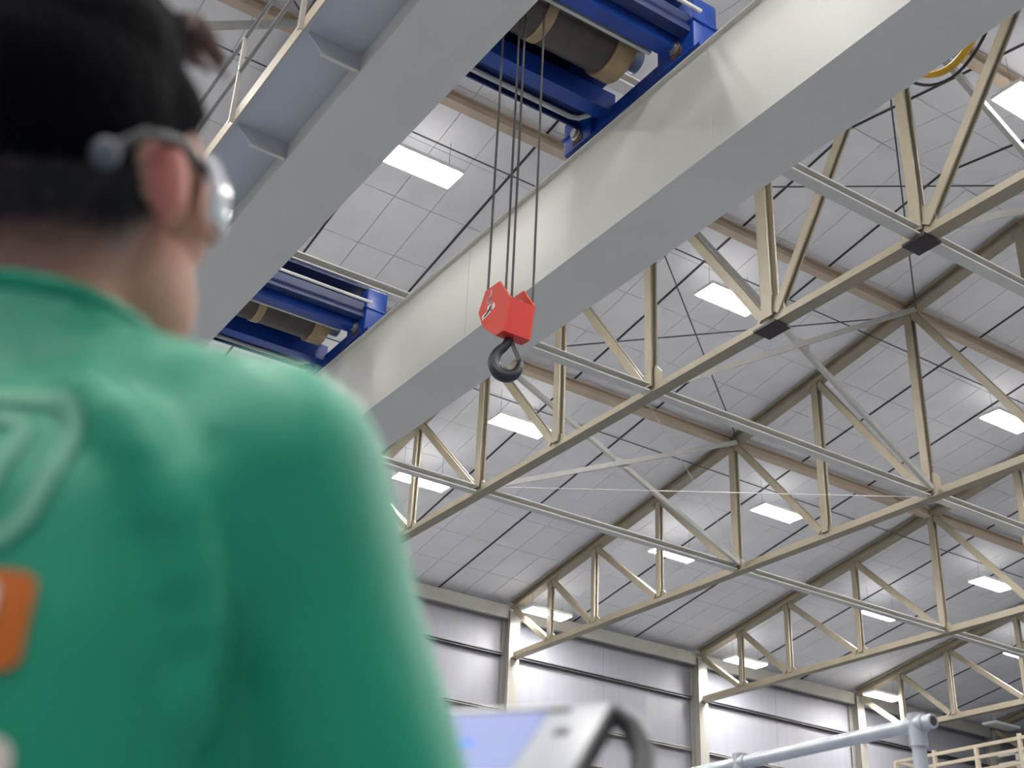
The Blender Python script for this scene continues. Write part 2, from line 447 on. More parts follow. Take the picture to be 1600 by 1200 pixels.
# ------------------------------------------------------------------ high-bay lamps
LW, LL = .48, 1.18
def lamp_meshes():
    h = MB()
    h.box((-LL/2, -LW/2, .012), (LL/2, LW/2, .075))
    hm = h.mesh('housing', 'lamp_house')
    d = MB().box((-LL/2+.02, -LW/2+.02, 0), (LL/2-.02, LW/2-.02, .012)).mesh('diffuser', 'lamp')
    d2 = d.copy(); d2.materials.clear(); d2.materials.append(M['lamp_off'])
    up = MB().box((-LL/2+.03, -LW/2+.03, .075), (LL/2-.03, LW/2-.03, .079)).mesh('roof_fill', 'roof_fill')  # added glowing lid that throws fill light upward
    hg = MB().tube([(0, 0, .075), (0, 0, .42)], .003, 6).mesh('hanger', 'rod_dark')
    return hm, d, d2, hg, up
HM, DM, DM2, HG, FILL_TOP = lamp_meshes()
def lamp(x, y, z, label, lit=True, group='high-bay ceiling lamps', dz=.5):
    t = thing('ceiling_lamp', (x, y, z), label, 'lamp', group)
    for nm, me, dx in [x for x in (('housing', HM, 0), ('diffuser', DM if lit else DM2, 0), ('roof_fill', FILL_TOP, 0), ('hanger', HG, -.45), ('hanger', HG, .45)) if lit or x[0] != 'roof_fill']:
        o = bpy.data.objects.new(nm, me); COL.objects.link(o); o.parent = t; o.location = (dx, 0, 0)
        if nm == 'hanger': o.scale.z = (dz-.0)/.345; o.location.z = .075-.075*o.scale.z
    t.rotation_euler = (0, 0, 0)
    return t
G = .55
vis = [((660,262), 'bright rectangular lamp seen between the two crane girders'),
 ((1140,470), 'bright rectangular lamp right of the hook, beside the dark-plated truss post'),
 ((1575,660), 'bright rectangular lamp cut by the right edge at mid height'),
 ((812,667), 'bright rectangular lamp just below the hook'),
 ((1215,803), 'bright rectangular lamp in the bay below the middle strut line'),
 ((1550,914), 'bright lamp at the right edge above the lowest strut line'),
 ((660,753), 'bright lamp close beside the green shoulder, half behind a strut'),
 ((1054,867), 'thin bright lamp tucked under the strut, left of its neighbour at mid row'),
 ((1377,961), 'thin bright lamp under the lowest strut line, farther right'),
 ((1600,1025), 'bright lamp cut by the right edge, low in the picture'),
 ((855,960), 'bright lamp near the wall above the tablet'),
 ((1165,1036), 'bright lamp near the wall, second along from the tablet'),
 ((1380,1089), 'bright lamp near the wall above the silver pipe railing')]
def roof_hit(u, v, g):
    d = _fw+_R*((u-800)/F_PX)-_U*((v-600)/F_PX)
    t = (15.0187-g)/(d.z+SL*d.y); q = d*t
    return q+Vector((0, 0, CZ))
used = []
for (uv, lb) in vis:
    q = roof_hit(*uv, G); used.append((q.x, q.y)); lamp(q.x, q.y, q.z, lb, dz=G+.05)
q = roof_hit(1565, 1136, G); lamp(q.x, q.y, q.z, 'unlit grey lamp low in the dim far corner', lit=False, dz=G+.05)
lamp(13.25, 7.75, ZT(7.75)-G, 'bright lamp cut by the right edge near the top corner', dz=G+.05)
used.append((13.25, 7.75))
rows = [(13.92, 7.07), (18.76, 6.1), (21.33, 5.6), (24.85, 4.8), (7.75, 7.07), (2.2, 6.1), (-.4, 5.6), (-3.9, 4.8)]
for y, x0 in rows:
    for i in range(-3, 4):
        x = x0+BAY*i
        if any(abs(x-a) < 3.2 and abs(y-b) < 1 for a, b in used): continue
        if x > 27 or x < XA+1: continue
        lamp(x, y, ZT(y)-G, 'lit high-bay lamp elsewhere under the hall roof', group='lamps out of view', dz=G+.05)
# electrical conduit feeding the lamp rows
for y, lb in ((13.92, 'thin dark conduit feeding the row of lamps right of the hook'), (18.76, 'thin dark conduit feeding the row of lamps below the hook')):
    z = ZT(y)-.22
    t = solo('conduit', MB().tube([(-6, y-.35, z), (27, y-.35, z)], .012, 6), 'rod_dark', (10, y, z), lb, 'conduit')

# ------------------------------------------------------------------ overhead crane
H0, H1 = 6.70+CZ, 7.82+CZ
GR = (5.77, 6.42); GL = (2.995, 3.645)
YA, YB = -3.9, 24.35
cr = thing('overhead_crane', (4.7, YR, H0), 'pale double-girder overhead bridge crane spanning the hall with a side walkway', 'crane')
for nm, (a, b) in (('girder', GR), ('girder', GL)):
    g = part(nm, MB().box((a, YA, H0), (b, YB, H1)), 'girder', cr)
    part('bottom_flange', MB().box((a-.012, YA, H0-.022), (b+.012, YB, H0)), 'girder', g)
    part('top_flange', MB().box((a-.045, YA, H1), (b+.045, YB, H1+.022)), 'girder_edge', g)
    rx = (a+.12) if a > 5 else (b-.12)
    part('trolley_rail', MB().beam((rx, YA, H1+.047), (rx, YB, H1+.047), .05, .05), 'rail_steel', g)
    y = YA+2.4
    while y < YB:
        part('weld_seam', MB().box((a-.004, y, H0+.01), (a, y+.012, H1-.005)), 'girder', g); y += 2.65*1.45
# end trucks and runways
for y, s in ((YB-.1, 1), (YA+.1, -1)):
    part('end_truck', MB().box((2.0, y-.2, H0-.42), (7.4, y+.2, H0-.022)), 'girder', cr)
# walkway on the outer side of the left girder
WX0, WX1, WZ = 2.50, 2.995, 6.88+CZ
wk = part('walkway', MB().box((WX0, YA+.5, WZ), (WX1, YB-.5, WZ+.02)), 'walk', cr)
part('toe_board', MB().box((WX0-.012, YA+.5, WZ-.03), (WX0, YB-.5, WZ+.11)), 'toe', wk)
PY = [7.10+1.34*i for i in range(-8, 13)]
for y in PY:
    part('walkway_bracket', MB().prism([(0, 0), (-.45, 0), (-.45, -.03), (-.33, -.15), (0, -.165)], (WX1-.002, y-.006, WZ), (WX1-.002, y+.006, WZ), (1, 0, 0), (0, 0, 1)), 'walk', wk)
    part('bracket_flange', MB().box((WX1-.332, y-.016, WZ-.175), (WX1-.002, y+.016, WZ-.163)), 'girder_edge', wk)
    part('handrail_post', MB().beam((WX0-.03, y, WZ-.03), (WX0-.03, y, 7.80+CZ), .036, .036, up=(1, 0, 0), kind='L', t=.008), 'post_light', wk)
for z in (7.79, 7.40):
    part('handrail', MB().tube([(WX0-.03, YA+.5, z+CZ), (WX0-.03, YB-.5, z+CZ)], .019, 8), 'handrail', wk, smooth=True)
for y, lb, s in ((24.35, 'crane runway beam along the far long wall, below the view', 1), (-3.4, 'crane runway beam along the near long wall', -1)):
    rb = solo('runway_beam', MB().beam((TX(0)-3, y, 5.74+CZ), (TX(6), y, 5.74+CZ), .3, 1.04-.0, kind='I', t=.03), 'khaki_light', (TX(1), y, 5.2+CZ), lb, 'beam')

# trolleys
def trolley(yc, label):
    zr = H1+.072
    t = thing('crane_trolley', (4.72, yc, zr), label, 'trolley', 'blue hoist trolleys')
    XR, XL = GR[0]+.12, GL[1]-.12
    for x, s in ((XR, 1), (XL, -1)):
        tr = part('end_carriage', MB().beam((x, yc-.92, zr+.15), (x, yc+.98, zr+.15), .16, .20), 'blue', t)
        part('carriage_lip', MB().box((x-.16*0-.11, yc-1.0, zr+.045), (x-.085, yc+.98, zr+.08)), 'blue', tr)
        for dy, hh, lw in ((-.70, .66, .50), (.78, .46, .44)):
            wb = part('wheel_box', MB().box((x-.13, yc+dy-lw/2, zr+.06), (x+.15, yc+dy+lw/2, zr+hh)), 'blue', t, bevel=.012)
            part('cap_plate', MB().box((x-.15, yc+dy-lw/2-.02, zr+hh*.55), (x+.17, yc+dy+lw/2+.02, zr+hh*.55+.02)), 'blue', wb)
            sx = -1 if s > 0 else 1
            xf = x-.13 if s > 0 else x+.15
            part('axle_cap', MB().lathe((xf, yc+dy, zr+.20), (sx, 0, 0), [(-.005, .07), (.02, .07), (.022, .05), (.05, .048), (.05, .001)], 16), 'steel', wb, smooth=True)
            part('bearing_plate', MB().box((xf-.008 if s > 0 else xf, yc+dy-.09, zr+.09), (xf if s > 0 else xf+.008, yc+dy+.06, zr+.17)), 'rust', wb)
            part('wheel', MB().cyl((x-.05, yc+dy, zr+.09), (x+.05, yc+dy, zr+.09), .09, 20), 'rail_steel', t, smooth=True)
    # cross beams
    part('cross_beam', MB().beam((XL, yc+.36, zr+.28), (XR-.05, yc+.36, zr+.28), .17, .22), 'blue', t)
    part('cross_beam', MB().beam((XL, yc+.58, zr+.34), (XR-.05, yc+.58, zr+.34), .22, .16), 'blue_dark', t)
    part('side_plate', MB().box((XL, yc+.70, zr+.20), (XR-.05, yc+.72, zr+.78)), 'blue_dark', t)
    part('cross_beam', MB().beam((XL, yc-.66, zr+.30), (XR-.05, yc-.66, zr+.30), .15, .26), 'blue', t)
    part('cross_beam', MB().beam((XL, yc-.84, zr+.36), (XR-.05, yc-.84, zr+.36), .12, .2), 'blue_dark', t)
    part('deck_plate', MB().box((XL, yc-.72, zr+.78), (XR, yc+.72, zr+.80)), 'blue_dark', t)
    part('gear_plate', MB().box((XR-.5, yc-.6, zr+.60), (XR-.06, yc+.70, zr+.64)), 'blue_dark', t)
    # drum
    dy = yc-.15
    dr = part('drum', MB().lathe((XL+.28, dy, zr+.45), (1, 0, 0), [(0, .27)]+[(.02+.025*i, .27+(.006 if i % 2 else 0)) for i in range(62)]+[(1.60, .27)], 32), 'drum', t, smooth=True)
    for x0, ww, rr in ((XL+1.08, .10, .285), (XL+1.84, .20, .30)):
        part('drum_band', MB().lathe((x0, dy, zr+.45), (1, 0, 0), [(0, .27), (0, rr), (ww, rr), (ww, .1)], 32), 'drum_ring', dr, smooth=True)
    part('drum_shaft', MB().lathe((XL+2.0, dy, zr+.45), (1, 0, 0), [(0, .16), (.10, .16), (.10, .12), (.24, .12)], 20), 'steel', dr, smooth=True)
    part('drum_guard', MB().beam((XL+.3, yc-.53, zr+.20), (XR-.28, yc-.53, zr+.20), .035, .04), 'pipe_grey', t)
    # grey conduit below the front beam
    pz = zr+.22
    part('conduit', MB().tube([(XL+.25, yc+.62, pz), (XR-.33, yc+.62, pz), (XR-.25, yc+.59, pz), (XR-.20, yc+.50, pz), (XR-.15, yc+.28, pz)], .027, 8), 'pipe_grey', t, smooth=True)
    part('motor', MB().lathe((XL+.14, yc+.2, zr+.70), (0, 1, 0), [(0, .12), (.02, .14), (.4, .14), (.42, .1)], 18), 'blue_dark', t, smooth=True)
    part('side_bar', MB().tube([(XL, yc-1.02, zr+.42), (XR-.1, yc-1.02, zr+.42)], .02, 8), 'rod_light', t, smooth=True)
    part('bumper_pin', MB().cyl((XR+.05, yc-1.0, zr+.2), (XR+.05, yc-1.16, zr+.2), .02, 10), 'steel', t)
    return t
trolley(7.30, 'blue hoist trolley at the top with brown rope drum, over the red hook block')
trolley(13.45, 'blue hoist trolley lower left with dark drum, above the green shoulder')

# ------------------------------------------------------------------ hook block
HB = Vector((4.42, 7.06, 5.03+CZ))
hk = thing('hook_block', HB, 'red lifting hook block with black hook hanging on steel ropes', 'hook')
BX = Vector((1, 0, 0)); BY = Vector((0, 1, 0)); BZ = Vector((0, 0, 1))
def bp(a, b, c): return HB+BX*a+BY*b+BZ*c
plate = [(-.06, .235), (.14, .245), (.225, .09), (.15, -.07), (-.04, -.235), (-.15, -.24), (-.205, .03)]
lp = part('cheek_plate', MB().prism(plate, bp(-.12, 0, 0), bp(-.10, 0, 0), BY, BZ), 'red', hk)
part('cheek_plate', MB().prism(plate, bp(.10, 0, 0), bp(.12, 0, 0), BY, BZ), 'red', hk)
part('cover', MB().prism([(-.205, .03), (-.15, -.24), (-.04, -.235), (-.04, -.21), (-.13, -.21), (-.18, .03)], bp(-.10, 0, 0), bp(.10, 0, 0), BY, BZ), 'red_side', hk)
part('cover', MB().prism([(.225, .09), (.15, -.07), (-.03, -.228), (-.01, -.19), (.13, -.05), (.20, .09)], bp(-.10, 0, 0), bp(.10, 0, 0), BY, BZ), 'red_side', hk)
for a in (-.05, .05):
    part('sheave', MB().lathe(bp(a-.03, .02, .02), BX, [(0, .15), (.02, .135), (.04, .135), (.06, .15)], 24), 'steel', hk, smooth=True)
# printed marks on the left cheek plate: a lower-case d shape and a small emblem
def on_plate(b, c): return bp(-.1215, b, c)
def strip(pts, wd):
    mb = MB()
    for (b0, c0), (b1, c1) in zip(pts[:-1], pts[1:]):
        d = Vector((b1-b0, c1-c0)); l = d.length; nx, ny = -d.y/l*wd/2, d.x/l*wd/2
        ex, ey = d.x/l*wd*.3, d.y/l*wd*.3
        mb.add([on_plate(b0-ex+nx, c0-ey+ny), on_plate(b1+ex+nx, c1+ey+ny), on_plate(b1+ex-nx, c1+ey-ny), on_plate(b0-ex-nx, c0-ey-ny)], [(0, 1, 2, 3)])
    return mb
ring = [(.075+.027*math.cos(2*PI*i/12), .135+.03*math.sin(2*PI*i/12)) for i in range(13)]
pr = strip(ring, .012); st = strip([(.048, .205), (.048, .108)], .013); pr.add(st.v, st.f)
part('plate_print', pr, 'white_print', lp)
em = strip([(.15, .01), (.06, .03)], .045); part('plate_print', em, 'white_print', lp)
em = strip([(.07, .07), (.07, .046)], .05); e2 = strip([(.015, .062), (.005, .037)], .04); em.add(e2.v, e2.f); part('plate_print', em, 'white_print', lp)
em = strip([(.135, .012), (.072, .027)], .018); part('plate_print', em, 'grey_print', lp)
em = strip([(.055, .062), (.027, .056)], .026); part('plate_print', em, 'grey_print', lp)
# hook, in a plane turned to face the hall entrance side
HD = Vector((.846, -.533, 0))
hb0 = HB+Vector((-.01, -.06, -.20))
def hp(a, b): return hb0+HD*a+BZ*b
path = [(0, .07), (0, .0), (-.004, -.05), (-.03, -.10), (-.075, -.15), (-.10, -.21), (-.098, -.27), (-.065, -.325), (-.01, -.35), (.045, -.335), (.08, -.29), (.093, -.235), (.095, -.21)]
rad = [.034, .034, .034, .036, .041, .045, .048, .05, .05, .045, .035, .024, .012]
def smooth_path(p, r, n=4):
    o = []; q = []
    for i in range(len(p)-1):
        p0 = p[max(i-1, 0)]; p1 = p[i]; p2 = p[i+1]; p3 = p[min(i+2, len(p)-1)]
        for j in range(n):
            t = j/n
            o.append(tuple(.5*((2*p1[k])+(-p0[k]+p2[k])*t+(2*p0[k]-5*p1[k]+4*p2[k]-p3[k])*t*t+(-p0[k]+3*p1[k]-3*p2[k]+p3[k])*t**3) for k in range(len(p1))))
            q.append(r[i]*(1-t)+r[i+1]*t)
    o.append(tuple(p[-1])); q.append(r[-1])
    return o, q
pp, rr = smooth_path(path, rad)
part('hook', MB().tube([hp(*a) for a in pp], rr, 12), 'hook', hk, smooth=True)
part('swivel', MB().lathe(hp(0, .09), (0, 0, -1), [(0, .055), (.05, .055), (.06, .045), (.09, .04)], 20), 'black', hk, smooth=True)
part('latch', MB().beam(hp(.02, -.06), hp(.085, -.215), .034, .016, up=_fw), 'rod_dark', hk)
# ropes
ztop = H1+.072+.18
for x, y in ((4.332, 7.215), (4.41, 7.08), (4.435, 7.03), (4.55, 6.91)):
    part('wire_rope', MB().tube([(x, y, HB.z+.06), (x, y, ztop-(.0 if y > 7 else .0))], .0095, 6), 'rope', hk, smooth=True)

# festoon cable on the far side of the right girder
fs = thing('festoon_cable', (6.55, 4.4, 6.7+CZ), 'yellow and black cable loop hanging behind the crane girder, top right', 'cable')
zc = 6.93+CZ
loop = lambda y0, y1, dep, n=14: [(6.56, y0+(y1-y0)*i/n, zc-dep*(1-(2*i/n-1)**2)) for i in range(n+1)]
part('yellow_cable', MB().tube(loop(4.75, 4.12, .20), .028, 8), 'yellow', fs, smooth=True)
part('black_cable', MB().tube(loop(4.85, 4.0, .30), .012, 8), 'black', fs, smooth=True)
part('cable_clamp', MB().box((6.435, 4.7, zc-.03), (6.60, 4.9, zc+.05)), 'rail_steel', fs)
part('cable_clamp', MB().box((6.435, 3.97, zc-.03), (6.60, 4.15, zc+.05)), 'rail_steel', fs)

# ------------------------------------------------------------------ mezzanine railing far right, pipe guard rail
mz = thing('mezzanine', (16, 9, 0), 'beige-railed mezzanine at the lower right corner', 'mezzanine')
mt0 = 4.42+CZ; md = mt0-1.1
part('deck', MB().box((15.9, 1.0, md-.2), (21.5, 13.65, md)), 'concrete_deck', mz)
for x in (16.2, 21.2):
    for y in (1.3, 7.3, 13.3): part('support_post', MB().beam((x, y, 0), (x, y, md-.2), .2, .2, up=(0, 1, 0), kind='I', t=.02), 'khaki_light', mz)
for i in range(12):
    y = 13.6-.75*i
    part('rail_post', MB().beam((16, y, md), (16, y, mt0+(.06 if i % 2 else .0)), .05, .05, up=(0, 1, 0)), 'beige_rail' if i % 2 else 'beige_rail', mz)
    part('rail_post', MB().beam((17.6, y-.3, md), (17.6, y-.3, mt0+.26), .06, .06, up=(0, 1, 0)), 'grey_rail', mz)
for j, z in enumerate((0, -.16, -.34, -.52)):
    part('rail_bar', MB().beam((16, 13.6, mt0+z), (16, 4, mt0+z), .045, .045), 'beige_rail', mz)
for j, z in enumerate((.24, .08, -.08, -.24)):
    part('rail_bar', MB().beam((17.6, 12.9, mt0+z), (17.6, 4, mt0+z), .06, .06), 'grey_rail', mz)
part('rail_bar', MB().beam((16, 13.6, mt0), (18, 13.6, mt0), .045, .045), 'beige_rail', mz)

gx, gz = 3.5, 1.075+CZ
gd = thing('pipe_guardrail', (gx, 3.3, 0), 'silver tubular pipe guardrail with an open end at the lower right', 'guardrail')
part('top_pipe', MB().lathe((gx, 2.80, gz), (0, 1, 0), [(0.03, .001), (0.03, .016), (0, .016), (0, .024), (4.0, .024)], 20), 'galv', gd, smooth=True)
for y in (2.87, 3.73, 4.9, 6.1):
    pz = gz-.0
    part('post', MB().cyl((gx, y, 0), (gx, y, gz-.03), .024, 16), 'galv', gd, smooth=True)
    fi = part('fitting', MB().cyl((gx, y, gz-.075), (gx, y, gz+.034), .031, 16), 'galv', gd, smooth=True)
    part('collar', MB().cyl((gx, y-.035, gz), (gx, y+.035, gz), .031, 16), 'galv', fi, smooth=True)
part('pipe_hollow_dark', MB().cyl((gx, 2.7985, gz), (gx, 2.81, gz), .0165, 16), 'black', gd)  # black disc stands in for the shade inside the open pipe
part('mid_pipe', MB().cyl((gx, 2.85, gz-.55), (gx, 6.2, gz-.55), .024, 16), 'galv', gd, smooth=True)

# ------------------------------------------------------------------ the person
PYAW = YAW+R(14)                             # heading of the body (clockwise from +Y)
po = (-.308, .71)                            # right / forward of the camera
PW = Vector((po[0]*math.cos(YAW)+po[1]*math.sin(YAW), -po[0]*math.sin(YAW)+po[1]*math.cos(YAW), 0))
PM = Matrix.Translation(PW) @ Matrix.Rotation(-PYAW, 4, 'Z')
per = thing('person', PW, 'person in a green shirt seen from behind, short dark hair, looking up at the hook', 'person')
def ring_loft(secs, n=28):
    """secs: (cx,cy,cz,rx,ry)"""
    mb = MB(); vs = []
    for cx, cy, cz, rx, ry in secs: vs += [(cx+rx*math.cos(2*PI*j/n), cy+ry*math.sin(2*PI*j/n), cz) for j in range(n)]
    m = len(secs)
    fs = [(i*n+j, i*n+(j+1) % n, (i+1)*n+(j+1) % n, (i+1)*n+j) for i in range(m-1) for j in range(n)]
    fs += [tuple(range(n))[::-1], tuple(range((m-1)*n, m*n))]
    return mb.add(vs, fs)
def ellipsoid(mb, c, r, rot=None, nu=20, nv=12):
    vs = []; Rm = rot or Matrix.Identity(3)
    for i in range(1, nv):
        th = PI*i/nv
        for j in range(nu):
            ph = 2*PI*j/nu
            vs.append(Vector(c)+Rm @ Vector((r[0]*math.sin(th)*math.cos(ph), r[1]*math.sin(th)*math.sin(ph), r[2]*math.cos(th))))
    b = len(vs); vs += [Vector(c)+Rm @ Vector((0, 0, r[2])), Vector(c)+Rm @ Vector((0, 0, -r[2]))]
    fs = [(i*nu+j, (i+1)*nu+j, (i+1)*nu+(j+1) % nu, i*nu+(j+1) % nu) for i in range(nv-2) for j in range(nu)]
    fs += [(b, j, (j+1) % nu) for j in range(nu)]+[(b+1, (nv-2)*nu+(j+1) % nu, (nv-2)*nu+j) for j in range(nu)]
    return mb.add(vs, fs)
def limb(mb, pts, rs, n=10):
    """tapered chain: tubes with ball joints"""
    for i in range(len(pts)-1):
        mb.cyl(pts[i], pts[i+1], rs[i], 16, rs[i+1])
    for q, r in zip(pts, rs): ellipsoid(mb, q, (r, r, r), nu=14, nv=8)
    return mb
def remesh(name, mbs, mat_, voxel, smooth_it=6, fac=.5, parent=None):
    me = bpy.data.meshes.new(name); vs = []; fs = []
    for mb in mbs:
        b = len(vs); vs += [tuple(v) for v in mb.v]; fs += [[b+i for i in f] for f in mb.f]
    me.from_pydata(vs, [], fs)
    bm = bmesh.new(); bm.from_mesh(me); bmesh.ops.recalc_face_normals(bm, faces=bm.faces); bm.to_mesh(me); bm.free()
    o = bpy.data.objects.new(name, me); COL.objects.link(o)
    md = o.modifiers.new('r', 'REMESH'); md.mode = 'VOXEL'; md.voxel_size = voxel; md.adaptivity = 0
    s = o.modifiers.new('s', 'SMOOTH'); s.iterations = smooth_it; s.factor = fac
    bpy.context.view_layer.update()
    dg = bpy.context.evaluated_depsgraph_get()
    out = bpy.data.meshes.new_from_object(o.evaluated_get(dg)); out.name = name
    o.modifiers.clear(); o.data = out; bpy.data.meshes.remove(me)
    out.polygons.foreach_set('use_smooth', [True]*len(out.polygons))
    out.materials.clear()
    for m_ in (mat_ if isinstance(mat_, (list, tuple)) else [mat_]): out.materials.append(M[m_])
    # person space -> world, relative to the root
    out.transform(Matrix.Translation(-PW) @ PM)
    if parent is not None: o.parent = parent
    return o
HYAW, HPIT = R(-4), R(22)
HC = Vector((.007, -.012, 1.612))              # between the ears
HMt = Matrix.Translation(HC) @ Matrix.Rotation(R(-3), 4, 'Z') @ Matrix.Rotation(HPIT, 4, 'X')
def H(v): return HMt @ Vector(v)
HR3 = HMt.to_3x3()
# arms: joints in person space
TABC = None
sh_r, el_r = Vector((.180, .0, 1.405)), Vector((.272, .06, 1.15))
sh_l, el_l = Vector((-.180, .0, 1.405)), Vector((-.27, .06, 1.14))
# tablet placement (yaw 20 deg right of the camera, tilted 35 deg)
def ray_pt(u, v, dep): return Vector((0, 0, CZ))+(_fw+_R*((u-800)/F_PX)-_U*((v-600)/F_PX))*dep
TY = YAW+R(20); TT = R(35)
t_left = Vector((-math.cos(TY), math.sin(TY), 0)); t_fwd = Vector((math.sin(TY), math.cos(TY), 0))
t_down = -t_fwd*math.cos(TT)-Vector((0, 0, 1))*math.sin(TT); t_nrm = t_left.cross(t_down); 
if t_nrm.z < 0: t_nrm = -t_nrm
T0 = ray_pt(958, 1097, 1.05)                  # top right corner
TWm, THm = .25, .25
def tp(a, b, c=0): return T0+t_left*a+t_down*b+t_nrm*c
PMi = PM.inverted()
wr_r = PMi @ tp(-.035, .285, -.035); wr_l = PMi @ tp(TWm+.03, .285, -.03)
body = []
hd = MB()
ellipsoid(hd, H((0, -.005, .035)), (.076, .097, .093), HR3)
ellipsoid(hd, H((0, .045, -.035)), (.060, .055, .080), HR3)
ellipsoid(hd, H((0, .055, -.085)), (.045, .045, .035), HR3)
for s in (-1, 1):
    ellipsoid(hd, H((s*.045, .062, -.015)), (.026, .028, .03), HR3)
    ellipsoid(hd, H((s*.052, .028, -.062)), (.022, .042, .042), HR3)
for s in (-1, 1): ellipsoid(hd, H((s*.052, .045, .035)), (.024, .042, .048), HR3)
ellipsoid(hd, H((0, .106, -.02)), (.013, .018, .026), HR3)
ellipsoid(hd, H((0, .098, -.062)), (.022, .012, .010), HR3)
for s in (-1, 1):                            # ears
    rot = HR3 @ Matrix.Rotation(s*R(-28), 3, 'Z') @ Matrix.Rotation(R(-8), 3, 'X')
    ellipsoid(hd, H((s*.085, -.008, .0)), (.0085, .0165, .032), rot)
    ellipsoid(hd, H((s*.079, .004, -.003)), (.012, .012, .022), rot)
body.append(hd)
nk = MB(); limb(nk, [(0, .0, 1.40), (0, .0, 1.47), (.004, -.004, 1.54), H((0, -.02, -.02))], [.07, .062, .06, .06]); body.append(nk)
body.append(ring_loft([(0, .01, .88, .12, .09), (0, .01, .98, .155, .105), (0, .01, 1.10, .14, .095), (0, .01, 1.28, .155, .10), (0, .0, 1.40, .14, .085), (0, 0, 1.45, .08, .06)]))
for s, a, b_, c in ((1, sh_r, el_r, wr_r), (-1, sh_l, el_l, wr_l)):
    ar = MB(); limb(ar, [a, a.lerp(b_, .5), b_, b_.lerp(c, .35), c], [.055, .047, .04, .041, .027]); body.append(ar)
for s in (-1, 1):
    lg = MB(); limb(lg, [(s*.09, .01, .92), (s*.10, .02, .70), (s*.105, .02, .49), (s*.11, .0, .32), (s*.115, -.01, .09)], [.085, .075, .055, .054, .038]); body.append(lg)
# hands holding the tablet's lower corners
def hand(mb, wrist, s):
    wrist = PM @ wrist
    edge = -.006 if s > 0 else TWm+.006
    o = 1 if s > 0 else -1
    base = tp(edge-o*.018, .235, -.022)
    L3 = lambda q: PMi @ q
    limb(mb, [L3(wrist), L3(wrist.lerp(base, .5)), L3(base)], [.024, .029, .026])
    for k, ln in enumerate((.070, .078, .072, .058)):   # four fingers under the tablet
        b0 = .175+.019*k
        p0 = tp(edge-o*.012, b0+.01, -.024); p1 = tp(edge+o*ln*.45, b0, -.026); p2 = tp(edge+o*ln*.8, b0, -.022); p3 = tp(edge+o*ln*1.0, b0, -.016)
        limb(mb, [L3(p0), L3(p1), L3(p2), L3(p3)], [.0095, .009, .0082, .007])
    p0 = tp(edge-o*.02, .235, -.01); p1 = tp(edge-o*.010, .215, .014); p2 = tp(edge+o*.018, .20, .017)
    limb(mb, [L3(p0), L3(p1), L3(p2)], [.013, .0105, .0085])
for s, wv in ((1, wr_r), (-1, wr_l)):
    hm = MB(); hand(hm, wv, s); body.append(hm)
bd = remesh('body', body, ['skin_stubble', 'ear_backlit'], .0062, 5, .5, per)
# stubble fade is the skin's own; the ears' backlit red is painted in
me = bd.data
at = me.attributes.new('stubble', 'FLOAT', 'POINT')
Hinv = HMt.inverted(); toP = PMi @ Matrix.Translation(PW)
vals = []; hv = []
for v in me.vertices:
    q = Hinv @ (toP @ v.co); hv.append(q)
    f = 0.
    if v.co.z+PW.z > 1.40:
        # hair line: falls from the temple (front) to the nape (back)
        line = -.055 if q.y < -.02 else -.055+(q.y+.02)*1.1
        f = max(0., min(1., (q.z-line)/.05+.45))
        if q.y > .062+max(0, (q.z-.06))*.2: f = 0.
        if abs(q.x) > .074 and q.y > -.03: f = 0.
    vals.append(f)
at.data.foreach_set('value', vals)
for pl in me.polygons:
    c = Hinv @ (toP @ pl.center)
    if abs(c.x) > .078 and -.04 < c.y < .02 and abs(c.z) < .045: pl.material_index = 1
# hair
hr = MB()
ellipsoid(hr, H((0, -.012, .055)), (.083, .103, .092), HR3)
ellipsoid(hr, H((0, .0, .10)), (.079, .098, .068), HR3)
for s in (-1, 1): ellipsoid(hr, H((s*.054, .04, .06)), (.027, .046, .045), HR3)
ellipsoid(hr, H((0, .035, .125)), (.066, .075, .05), HR3)
ellipsoid(hr, H((.0, .07, .135)), (.055, .05, .04), HR3)
hair = remesh('hair', [hr], 'hair', .006, 4, .5, per)
bm = bmesh.new(); bm.from_mesh(hair.data)
cut = []
for v in bm.verts:
    q = Hinv @ (toP @ v.co)
    line = .0 if q.y < -.02 else .0+(q.y+.02)*.75
    if q.z < line or (q.y > .085 and q.z < .10): cut.append(v)
bmesh.ops.delete(bm, geom=cut, context='VERTS'); bm.to_mesh(hair.data); bm.free()
sd = hair.modifiers.new('thick', 'SOLIDIFY'); sd.thickness = .006; sd.offset = -1
# quiff strands over the forehead
for k in range(4):
    a = .028+.009*k
    p0 = H((a, .085, .15)); p1 = H((a+.004, .100, .143+.004*(k % 3))); p2 = H((a+.008, .108, .136-.006*(k % 2))); p3 = H((a+.012+.004*(k % 3), .114, .126-.006*(k % 3)))
    mb = MB().tube([PM @ p0, PM @ p1, PM @ p2, PM @ p3], [.008, .007, .005, .002], 7)
    part('hair_lock_lit', mb, 'hair_lock_lit', hair, smooth=True)
